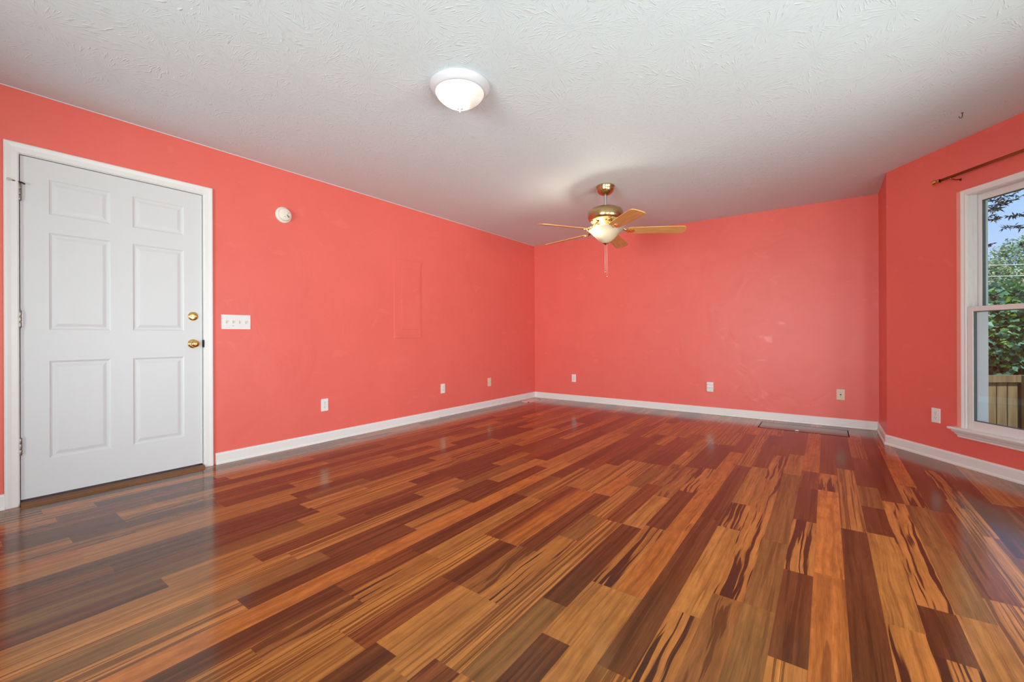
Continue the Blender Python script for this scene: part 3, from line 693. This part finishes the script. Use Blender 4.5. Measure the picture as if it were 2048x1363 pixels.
# ------------------------------------------------------------------ ceiling light
cl = thing('ceiling_light', (2.072, -3.937, H), 0, 'lit round flush ceiling light with white ring and frosted bowl', 'ceiling light')
mb = MB(); mb.lathe([(.10, 0), (.171, 0), (.172, -.006), (.169, -.018), (.160, -.026), (.157, -.030), (.148, -.040), (.140, -.043), (.136, -.040), (.10, -.030)], n=64); mb.build('ring', M['lamp_ring'], cl)
mb = MB(); mb.lathe([(.1385, -.036), (.1385, -.046), (.131, -.059), (.117, -.074), (.100, -.088), (.081, -.101), (.061, -.112), (.040, -.121), (.020, -.127), (0, -.129)], n=64); mb.build('glass_bowl', M['lamp_glass'], cl)
mb = MB(); mb.lathe([(0, -.127), (.016, -.128), (.017, -.132), (.009, -.137), (.005, -.142), (.0075, -.147), (.006, -.152), (0, -.155)], n=20); mb.build('finial', M['lamp_ring'], cl)

# ------------------------------------------------------------------ ceiling fan
FX, FY = 2.057, -1.888
fan = thing('ceiling_fan', (FX, FY, H), 0, 'brass ceiling fan with five oak blades and a lit glass bowl', 'ceiling fan')
mb = MB(); mb.lathe([(0, 0), (.086, 0), (.089, -.006), (.086, -.014), (.083, -.018), (.082, -.032), (.076, -.052), (.062, -.070), (.042, -.082), (.020, -.088), (.016, -.088)], n=40); mb.build('canopy', M['fan_brass'], fan)
mb = MB(); mb.lathe([(.0135, -.080), (.0135, -.205)], n=20); mb.build('downrod', M['steel'], fan)
mb = MB(); mb.lathe([(.0136, -.196), (.020, -.200), (.030, -.207), (.105, -.212), (.130, -.218), (.135, -.221), (.152, -.230), (.163, -.246), (.167, -.268), (.1675, -.290), (.165, -.308), (.158, -.324), (.146, -.336), (.128, -.345), (.108, -.350), (.06, -.352), (0, -.352)], n=56); mot = mb.build('motor_housing', M['fan_brass'], fan)
mb = MB()
for i in range(20):
    a = 2 * math.pi * i / 20
    p0 = Vector((math.cos(a) * .100, math.sin(a) * .100, -.3515)); p1 = Vector((math.cos(a) * .140, math.sin(a) * .140, -.3400)); tg = Vector((-math.sin(a), math.cos(a), 0)) * .004
    dn = Vector((math.cos(a) * .35, math.sin(a) * .35, -1)).normalized() * .0035
    mb.add([p0 - tg + dn, p0 + tg + dn, p1 + tg + dn, p1 - tg + dn, p0 - tg, p0 + tg, p1 + tg, p1 - tg], [(0, 1, 2, 3), (0, 4, 5, 1), (1, 5, 6, 2), (2, 6, 7, 3), (3, 7, 4, 0)])
tag(mb.build('vent_slots', M['slot'], mot), kind='stuff')
mb = MB(); mb.lathe([(.0, -.340), (.075, -.342), (.078, -.352), (.070, -.362), (.060, -.372), (.056, -.384), (.066, -.392), (.072, -.402), (.070, -.412), (.0, -.414)], n=36); mb.build('switch_housing', M['fan_brass'], fan)
mb = MB(); zr = -.410
mb.lathe([(.178, zr), (.181, zr - .004), (.171, zr - .012), (.154, zr - .026), (.135, zr - .043), (.118, zr - .060), (.102, zr - .076), (.086, zr - .092), (.069, zr - .108), (.052, zr - .122), (.032, zr - .133), (.006, zr - .138)], n=56); mb.build('light_bowl', M['bowl_glass'], fan)
mb = MB(); mb.lathe([(.006, zr - .137), (.028, zr - .137), (.030, zr - .141), (.022, zr - .146), (.010, zr - .149), (.009, zr - .156), (0, zr - .158)], n=24); mb.build('bowl_cap', M['fan_brass'], fan)
camr = Vector((.8059, .592, 0))
bpos = camr * -.060 + Vector((0.014, -.030, zr - .030))
for q, pp in enumerate((bpos, camr * .060 + Vector((-.02, .03, zr - .030)))):
    mb = MB(); mb.lathe([(0, -.030), (.014, -.026), (.020, -.014), (.018, 0), (.010, .016), (.009, .028), (0, .028)], tuple(pp), n=16); mb.build('bulb', M['bulb'] if q == 0 else M['plastic_white'], fan)
lp = add_light('fan_bulb_glow', 'POINT', 12.0, Vector((FX, FY, H)) + bpos + Vector((-.01, -.02, .028)), None, (1, .91, .76), shadow_soft_size=.035)
# blades: one built, four copied
def blade_outline():
    r0, r1 = .205, .735; pts = []
    for r, w in ((r0, .050), (r0 + .02, .057), (.40, .064), (.60, .0685), (.690, .069), (.716, .062), (.730, .045), (r1, .020)): pts.append((r, w))
    return [(r, -w) for r, w in pts] + [(r, w) for r, w in reversed(pts)]
bl_z = -.428; th0 = 99.0
mb = MB(); ol = blade_outline(); mb.prism(ol, -.0035, .0035); bl = mb.build('blade', M['blade'], fan)
bl.location = (0, 0, bl_z); pitch = R(-13)
mb = MB()
def plate(mb, ol, z0, z1): mb.prism(ol, z0, z1)
med = [(.232 + .040 * math.cos(t), .036 * math.sin(t)) for t in [R(x) for x in range(0, 360, 15)]]
plate(mb, med, -.010, -.0036)
mb.lathe([(0, -.013), (.010, -.0125), (.014, -.010), (.014, -.009)], (.232, 0, 0), n=16)
for sx in (-1, 1): mb.lathe([(0, -.013), (.005, -.0122), (.006, -.010)], (.222, sx * .022, 0), n=10)
mb.tube([(.095, 0, .078), (.115, -.012, .060), (.140, -.018, .036), (.170, -.014, .012), (.200, 0, -.006)], [.010, .009, .008, .008, .009], 10)
mb.tube([(.095, 0, .078), (.118, .012, .062), (.143, .018, .038), (.172, .014, .013), (.200, 0, -.006)], [.010, .008, .007, .007, .008], 10)
ir = mb.build('blade_iron', M['brass'], bl)
bl.rotation_mode = 'XYZ'
def orient_blade(b, ang): b.rotation_euler = (Matrix.Rotation(R(ang), 3, 'Z') @ Matrix.Rotation(R(1.6), 3, 'Y') @ Matrix.Rotation(pitch, 3, 'X')).to_euler()
orient_blade(bl, th0)
for i in range(1, 5): orient_blade(copy_tree(bl, fan), th0 + 72 * i)
# pull chains
for ox, zb_ in ((-.006, 1.597), (.010, 1.549)):
    p = camr * ox * 1.6 + Vector((0, -.01 if ox > 0 else .01, 0)); zt = zr - .150; zb = zb_ - H
    mb = MB(); mb.tube([(p.x, p.y, zt), (p.x, p.y, zb)], .0019, 6)
    ch = mb.build('pull_chain', M['chain'], fan)
    mb = MB(); mb.lathe([(0, .010), (.003, .008), (.0042, 0), (.003, -.018), (0, -.020)], (p.x, p.y, zb), n=10); mb.build('chain_pull', M['brass'], ch)

# ------------------------------------------------------------------ wall plates
def plate_body(mb, w, h, t=.0055, bev=.0025): mb.box((-w / 2, 0, -h / 2), (w / 2, t, h / 2), bev=bev)
def duplex(loc, rz, label, group='white duplex outlets', mat='plastic_white'):
    r = thing('wall_outlet', loc, rz, label, 'outlet', group)
    mb = MB(); plate_body(mb, .070, .114); mb.build('cover_plate', M[mat], r)
    for sz in (.0195, -.0195):
        mb = MB(); mb.prism([(.017 * math.cos(t), max(-.0125, min(.0125, .017 * math.sin(t)))) for t in [R(x) for x in range(0, 360, 12)]], .0, .0015)
        mb.v = [(x, .0055 + z, y + sz) for x, y, z in mb.v]; rc = mb.build('receptacle', M[mat], r)
        mb = MB()
        mb.box((-.0085, .007, sz - .001), (-.0062, .0074, sz + .008)); mb.box((.0062, .007, sz - .001), (.0085, .0074, sz + .007)); mb.lathe([(0, .0004), (.0026, .0004), (.0026, 0)], (0, .007, sz - .0075), 'Y', 10)
        mb.build('slots', M['slot'], rc)
    mb = MB(); mb.lathe([(.003, 0), (.003, .001), (0, .0015)], (0, .0055, 0), 'Y', 10); mb.build('screw', M['steel'], r)
    return r
ZO = .340
duplex((0, -3.571, ZO), RZ_LEFT, 'white duplex outlet on the left wall nearest the door')
duplex((0, -2.046, ZO), RZ_LEFT, 'white duplex outlet low on the left wall below the painted panel')
duplex((.702, 0, ZO), RZ_BACK, 'white duplex outlet on the back wall near the left corner')
bo = P0 + WD * .447
duplex((bo.x, bo.y, ZO), RZ_BAY, 'white duplex outlet beside the window sill on the darker angled wall')
# ivory blank plate
r = thing('blank_plate', (0, -1.153, ZO), RZ_LEFT, 'ivory wall plate on the left wall nearest the far corner', 'wall plate')
mb = MB(); plate_body(mb, .072, .114); mb.build('cover_plate', M['plastic_ivory'], r)
for sz in (.03, -.03):
    mb = MB(); mb.lathe([(.003, 0), (.003, .001), (0, .0015)], (0, .0055, sz), 'Y', 10); mb.build('screw', M['plastic_ivory'], r)
# coaxial plate
r = thing('cable_plate', (3.890, 0, ZO), RZ_BACK, 'ivory cable plate with one centre jack on the back wall', 'wall plate')
mb = MB(); plate_body(mb, .072, .114); mb.build('cover_plate', M['plastic_ivory'], r)
mb = MB(); mb.lathe([(.0065, 0), (.0065, .004), (.0045, .005), (.0045, .011), (0, .011)], (0, .0055, 0), 'Y', 12); mb.build('jack', M['dark_metal'], r)
for sz in (.021, -.021):
    mb = MB(); mb.lathe([(.003, 0), (.003, .001), (0, .0015)], (0, .0055, sz), 'Y', 10); mb.build('screw', M['steel'], r)
# six-way tap
r = thing('outlet_tap', (2.606, 0, .338), RZ_BACK, 'white six-way plug-in outlet adapter in the middle of the back wall', 'outlet adapter')
mb = MB(); mb.box((-.039, 0, -.050), (.039, .030, .060), bev=.004); mb.box((-.036, 0, -.060), (.036, .020, -.049), bev=.002); mb.build('body', M['plastic_white'], r)
for ix in (-1, 0, 1):
    for iz in (.026, -.014):
        mb = MB(); x = ix * .025
        mb.box((x - .007, .0302, iz + .001), (x - .0045, .0306, iz + .011)); mb.box((x + .0045, .0302, iz + .001), (x + .007, .0306, iz + .011)); mb.lathe([(0, .0004), (.003, .0004), (.003, 0)], (x, .0302, iz - .006), 'Y', 10)
        mb.build('socket', M['slot'], r)
# four-gang switch
r = thing('light_switch', (0, -4.310, 1.092), RZ_LEFT, 'white four-gang toggle light switch beside the door', 'light switch')
mb = MB(); plate_body(mb, .208, .114); mb.build('cover_plate', M['plastic_white'], r)
for i, up in enumerate((1, 1, -1, 1)):
    x = (1.5 - i) * .046
    mb = MB(); mb.box((x - .005, .0055, -.0125), (x + .005, .0060, .0125)); tg_ = mb.build('toggle_slot', M['rubber'], r)
    mb = MB(); mb.box((x - .0038, .0058, -.004 + .003 * up), (x + .0038, .0155, .004 + .006 * up), bev=.0015); mb.build('toggle', M['plastic_ivory'], r)
    for sz in (.030, -.030):
        mb = MB(); mb.lathe([(.0028, 0), (.0028, .001), (0, .0014)], (x, .0055, sz), 'Y', 10); mb.build('screw', M['slot'] if (i == 1 and sz < 0) else M['plastic_white'], r)

# smoke alarm
r = thing('smoke_alarm', (0, -3.941, 2.022), RZ_LEFT, 'round off-white smoke alarm high on the left wall', 'smoke alarm')
mb = MB(); mb.lathe([(0, 0), (.068, 0), (.069, .004), (.066, .011), (.060, .014), (.052, .015)], n=48, axis='Y'); mb.build('base', M['alarm_plastic'], r)
mb = MB(); mb.lathe([(.053, .012), (.053, .030), (.049, .037), (.040, .041), (0, .043)], n=48, axis='Y'); al = mb.build('cover', M['alarm_plastic'], r)
mb = MB(); mb.lathe([(0, .0445), (.008, .0440), (.009, .041)], (-.012, 0, .012), 'Y', 20); mb.build('test_button', M['alarm_plastic'], al)
mb = MB()
for q in range(5): mb.box((-.030 + q * .004, .040, -.026 + q * .003), (-.028 + q * .004, .0432, -.010 + q * .003))
mb.lathe([(0, .0415), (.003, .0415), (.003, .036)], (-.030, 0, .020), 'Y', 10); mb.lathe([(0, .0435), (.003, .0435), (.003, .039)], (.006, 0, -.020), 'Y', 10)
mb.build('vents', M['slot'], al)

# painted-over breaker panel
r = thing('breaker_panel', (0, -2.585, 1.392), RZ_LEFT, 'shallow electrical panel cover painted the same coral red as the wall', 'electrical panel')
mb = MB(); mb.box((-.190, 0, -.435), (.190, .008, .430), bev=.003); mb.build('cover', M['red'], r)
mb = MB(); mb.box((-.165, .008, -.340), (.092, .0125, .330), bev=.002); dp = mb.build('panel_door', M['red'], r)
mb = MB(); mb.box((-.150, .0125, -.030), (-.120, .0155, .000), bev=.001); mb.build('latch', M['red'], dp)
for zz in (.26, .02, -.24):
    mb = MB(); mb.tube([(.096, .011, zz - .018), (.096, .011, zz + .018)], .004, 8); mb.build('hinge', M['red'], r)

# ------------------------------------------------------------------ curtain rod on the angled wall
rp = P0 + WD * .553
r = thing('curtain_rod', (rp.x, rp.y, 2.143), RZ_BAY, 'thin dark gold curtain rod with ball finial above the window', 'curtain rod')
L = 1.22
mb = MB(); mb.tube([(0, .070, 0), (-L, .070, 0)], .0098, 12); mb.build('rod', M['gold_rod'], r)
for sx, nm in ((0, 1), (-L, -1)):
    mb = MB(); pts = [(0.0, .0100), (.006, .0125), (.010, .0085), (.016, .0120), (.021, .0078), (.028, .0135), (.036, .0165), (.045, .0150), (.052, .009), (.055, 0)]
    mb.lathe([(rr_ * 1.25, h_ * 1.15 * nm) for h_, rr_ in pts], (sx, .070, 0), 'X', 20); mb.build('finial', M['brass'], r)
for x in (-.085, -L + .085):
    mb = MB(); mb.box((x - .006, 0, -.032), (x + .006, .003, -.012), bev=.001); mb.tube([(x, .003, -.022), (x, .040, -.022), (x, .066, -.019), (x, .078, -.010)], .004, 8)
    mb.build('bracket', M['gold_rod'], r)

# hook in the ceiling
mb = MB(); mb.tube([(0, 0, 0), (0, 0, -.016)], .0022, 8)
mb.tube([(0, 0, -.014)] + [(.011 - .011 * math.cos(t), 0, -.022 - .012 * math.sin(t)) for t in [R(x) for x in range(0, 200, 20)]], .002, 8)
mb.lathe([(0, 0), (.006, 0), (.006, -.002), (0, -.003)], n=12)
hk = mb.build('ceiling_hook', M['dark_metal']); hk.location = (4.487, -1.77, H); hk.rotation_euler = (0, 0, R(36) + math.pi)
tag(hk, 'small dark cup hook screwed into the ceiling near the window', 'hook')

# floor register in the far corner
r = thing('floor_register', (.168, -.372, 0), 0, 'pale beige metal floor register in the far left corner', 'floor vent')
mb = MB(); a, b = .068, .165
for p, q in (((-a, -b), (a, -b + .018)), ((-a, b - .018), (a, b)), ((-a, -b), (-a + .014, b)), ((a - .014, -b), (a, b))): mb.box((p[0], p[1], 0), (q[0], q[1], .005))
mb.build('frame', M['register'], r)
mb = MB()
for i in range(22):
    y = -b + .024 + i * .0135
    mb.box((-a + .014, y, .001), (a - .014, y + .0112, .0045))
mb.box((-.003, -b + .018, .0012), (.003, b - .018, .0047))
mb.build('louvres', M['register'], r)
mb = MB(); mb.box((-a + .014, -b + .018, .0003), (a - .014, b - .018, .0008)); mb.build('duct_opening', M['slot'], r)

# ------------------------------------------------------------------ outside
FWD = Vector((-math.sin(.6335), math.cos(.6335), 0)); RGT = Vector((math.cos(.6335), math.sin(.6335), 0))
GZ = -1.37
mb = MB(); mb.box((-30, -40, GZ - .2), (45, 40, GZ)); g = mb.build('lawn', M['grass']); tag(g, 'green lawn below the house beyond the window', 'lawn', kind='structure')
# fence: runs across the view behind the window
fo = CAM + FWD * 5.65 + RGT * 4.55; fo.z = GZ
fr_ = thing('wood_fence', fo, .6335, 'weathered brown wooden picket fence with a top rail outside the window', 'fence')
pk = .1415; ftop = .463 - .025 - GZ
npk = 34
mb0 = MB(); w = pk - .010
mb0.v = []
def picket_mesh(seed):
    mb = MB(); rr = random.Random(seed); n = 7; zs_ = [ftop * i / (n - 1) for i in range(n)]
    lo = [rr.uniform(0, .006) for _ in zs_]; hi = [w - rr.uniform(0, .004) for _ in zs_]
    vs = []
    for i, z in enumerate(zs_): vs += [(lo[i], 0, z), (hi[i], 0, z), (hi[i], .016, z), (lo[i], .016, z)]
    fs = [(0, 1, 2, 3), tuple(4 * (n - 1) + q for q in (3, 2, 1, 0))]
    for i in range(n - 1):
        for q in range(4): fs.append((4 * i + q, 4 * i + (q + 1) % 4, 4 * i + 4 + (q + 1) % 4, 4 * i + 4 + q))
    mb.add(vs, fs); return mb
protos = []
for i in range(npk):
    if i < 4:
        pc = picket_mesh(i).build('picket', M['fence'], fr_); protos.append(pc)
    else:
        pc = protos[i % 4].copy(); scene.collection.objects.link(pc); pc.parent = fr_
    pc.location = (i * pk, .002, 0)
for zc in (ftop - .045, ftop * .5, .25):
    mb = MB(); mb.box((-.05, -.038, zc - .045), (npk * pk, 0, zc + .045)); mb.build('rail', M['fence'], fr_)
for x in (-.02, 2.16, 4.56):
    mb = MB(); mb.box((x - .045, -.095, 0), (x + .045, -.038, ftop)); mb.build('post', M['fence'], fr_)

# foliage
rng = np.random.default_rng(3)
def leaf_cloud(name, mat, centers, radii, n, size, parent, aspect=.6, shell=.55, droop=.3, up=.5):
    """many bent leaf blades spread through ellipsoids"""
    centers = np.array(centers, float); radii = np.array(radii, float)
    vol = radii.prod(axis=1) ** (2 / 3); which = rng.choice(len(centers), n, p=vol / vol.sum())
    d = rng.normal(size=(n, 3)); d /= np.linalg.norm(d, axis=1)[:, None]
    rad = (shell + (1 - shell) * rng.random(n)) ** .7
    c = centers[which] + d * radii[which] * rad[:, None] + rng.normal(size=(n, 3)) * .05
    a = rng.normal(size=(n, 3)); a[:, 2] = a[:, 2] * .5 - droop; a /= np.linalg.norm(a, axis=1)[:, None]
    nn = d * .8 + rng.normal(size=(n, 3)) * .5 + np.array([0, 0, up]); b = np.cross(nn, a); b /= np.linalg.norm(b, axis=1)[:, None] + 1e-9
    nm = np.cross(a, b)
    s = size * (.6 + .8 * rng.random(n))[:, None]
    base = c - a * s * .5; tip = c + a * s * .5 - nm * s * .12
    m1 = c - a * s * .08; l = m1 + b * s * aspect * .5 + nm * s * .1; r = m1 - b * s * aspect * .5 + nm * s * .1
    V = np.stack([base, l, tip, r], 1).reshape(-1, 3)
    idx = np.arange(n) * 4
    F = np.concatenate([np.stack([idx, idx + 1, idx + 2], 1), np.stack([idx, idx + 2, idx + 3], 1)])
    me = bpy.data.meshes.new(name); me.from_pydata(V.tolist(), [], F.tolist()); me.materials.append(M[mat])
    o = bpy.data.objects.new(name, me); scene.collection.objects.link(o); o.parent = parent
    return o
def at(depth, right, z): p = CAM + FWD * depth + RGT * right; return Vector((p.x, p.y, z))
def tree(name, depth, right, label, blobs, clouds, trunk_r=.07, group=None, cat='tree'):
    """blobs: (dx right, dy deeper, z centre, rx, ry, rz) relative to the trunk, z above the ground"""
    base = at(depth, right, GZ); r = thing(name, base, .6335, label, cat, group)
    cs = [(b[0], b[1], b[2]) for b in blobs]; rs = [b[3:6] for b in blobs]
    top = max(b[2] for b in blobs)
    mb = MB(); mb.tube([(0, 0, 0), (.04, .02, top * .4), (-.03, .03, top * .75), (0, 0, top)], [trunk_r, trunk_r * .8, trunk_r * .5, trunk_r * .2], 10)
    for b in blobs: mb.tube([(0, .01, b[2] * .45), (b[0] * .5, b[1] * .5, b[2] * .8), (b[0], b[1], b[2])], [trunk_r * .5, trunk_r * .3, trunk_r * .1], 6)
    mb.build('trunk', M['bark'], r)
    for mat, n, size, asp in clouds: leaf_cloud('foliage', mat, cs, rs, n, size, r, asp)
    return r
tree('maple_sapling', 6.9, 7.9, 'leafy deep green tree directly behind the fence', [(-.5, 0, 2.0, .9, .6, .8), (.5, .1, 2.2, .8, .6, .8), (0, .3, 1.2, 1.2, .6, .8), (-.1, 0, 2.75, .6, .5, .4), (-1.5, .2, 1.6, .8, .6, .9), (1.4, .2, 1.8, .8, .6, .9)],
     [('leaf_deep', 12000, .085, .85), ('leaf_blue', 8000, .095, .9), ('leaf_pale', 1500, .06, .7), ('leaf_lime', 1300, .085, .95)], group='trees behind the fence')
tree('crown_tree', 11.5, 14.2, 'tall pale sunlit tree behind the deep green tree', [(0, 0, 4.0, 1.3, 1.1, 1.1), (-1.2, 0, 3.6, .9, .8, .7), (1.4, .2, 4.2, 1.2, 1, 1.0), (0, .2, 2.6, 2.4, 1, 1.2), (-1.7, .2, 2.9, .9, .7, .8)],
     [('leaf_pale', 14000, .085, .6), ('leaf_deep', 6000, .085, .6), ('leaf_blue', 4000, .085, .6)], .12, group='trees behind the fence')
tree('hedge_tree', 10.5, 8.6, 'bushy mid green tree further left beyond the fence', [(0, 0, 2.4, 1.2, 1, 1.2), (1.2, 0, 2.1, 1.2, .9, 1.1), (-1.2, 0, 2.2, 1.2, .9, 1.1), (2.2, .3, 2.4, 1.0, .8, 1.1)],
     [('leaf_deep', 8000, .09, .7), ('leaf_pale', 4000, .085, .7)], .1, group='trees behind the fence')
# overhanging branch of a near tree: trunk stands to the right outside the frame
nt_ = thing('willow_tree', at(5.0, 7.6, GZ), .6335, 'dark narrow-leaved branches hanging into the sky at the top of the window', 'tree')
o0 = at(5.0, 7.6, GZ)
def loc_(p):                                   # world point to tree-local
    d = p - o0; return (d.dot(RGT), d.dot(FWD), d.z)
mb = MB(); trunk_top = (0, 0, 5.2); mb.tube([(0, 0, 0), (.05, 0, 2.0), (0, .05, 3.8), trunk_top], [.16, .13, .10, .05], 12); mb.build('trunk', M['bark'], nt_)
def PX(u, v, dep): return CAM + FWD * dep + RGT * ((u - 1024) / 857.35 * dep) + Vector((0, 0, -(v + .0034 * (u - 1024) - 672.1) / 857.35 * dep))
twigs = [[(2075, 352), (2030, 388), (2000, 398), (1966, 404)], [(2080, 372), (2034, 397), (2012, 405), (1985, 410)], [(2075, 420), (2048, 430), (2030, 430), (2018, 432)], [(2080, 440), (2050, 455), (2030, 452), (2004, 455)],
         [(2004, 398), (1990, 414), (1982, 420)], [(2010, 400), (2001, 414), (1996, 420)], [(1984, 430), (1975, 436), (1966, 442)], [(1998, 432), (1992, 436), (1986, 438)], [(1985, 487), (1975, 489), (1962, 492)], [(2060, 470), (2050, 486), (2046, 490)]]
lv = []; mb = MB()
for tw in twigs:
    pts = [PX(u, v, 4.7 + .1 * (i % 2)) for i, (u, v) in enumerate(tw)]
    mb.tube([loc_(p) for p in pts], [.006, .004, .003, .002][:len(pts)], 5)
    for i in range(len(pts) - 1):
        nl = 9 if i > 0 else 4
        for q in range(nl): lv.append(pts[i].lerp(pts[i + 1], (q + .5) / nl))
for tw in twigs[:4]: mb.tube([(0, .02, 4.0), tuple(Vector(loc_(PX(*tw[0], 4.7))) * .6 + Vector((0, 0, 1.5))), loc_(PX(*tw[0], 4.7))], [.04, .015, .006], 6)
mb.build('branches', M['bark'], nt_)
V = []; F = []
rl = random.Random(11)
for p in lv:
    for _ in range(3):
        d = Vector((rl.gauss(0, 1), rl.gauss(0, 1), rl.gauss(-.25, .6))).normalized(); side = d.cross(Vector((rl.gauss(0, 1), rl.gauss(0, 1), rl.gauss(0, 1)))).normalized()
        s = rl.uniform(.035, .07); b = len(V); V += [loc_(p), loc_(p + d * s * .5 + side * .007), loc_(p + d * s), loc_(p + d * s * .5 - side * .007)]; F += [(b, b + 1, b + 2), (b, b + 2, b + 3)]
me = bpy.data.meshes.new('foliage'); me.from_pydata(V, [], F); me.materials.append(M['leaf_dark']); lf = bpy.data.objects.new('foliage', me); scene.collection.objects.link(lf); lf.parent = nt_
# utility wires
for i, (za, zb) in enumerate(((2.50, 2.66), (2.26, 2.40))):
    a_, b_ = at(9.6, 7.5, za), at(9.6, 14.5, zb)
    mb = MB(); mb.tube([a_.lerp(b_, t / 8) - Vector((0, 0, .05 * math.sin(math.pi * t / 8))) for t in range(9)], .008, 6)
    tag(mb.build('utility_wire', M['wire']), ('upper' if i == 0 else 'lower') + ' of two pale utility wires crossing the trees', 'wire', 'utility wires')
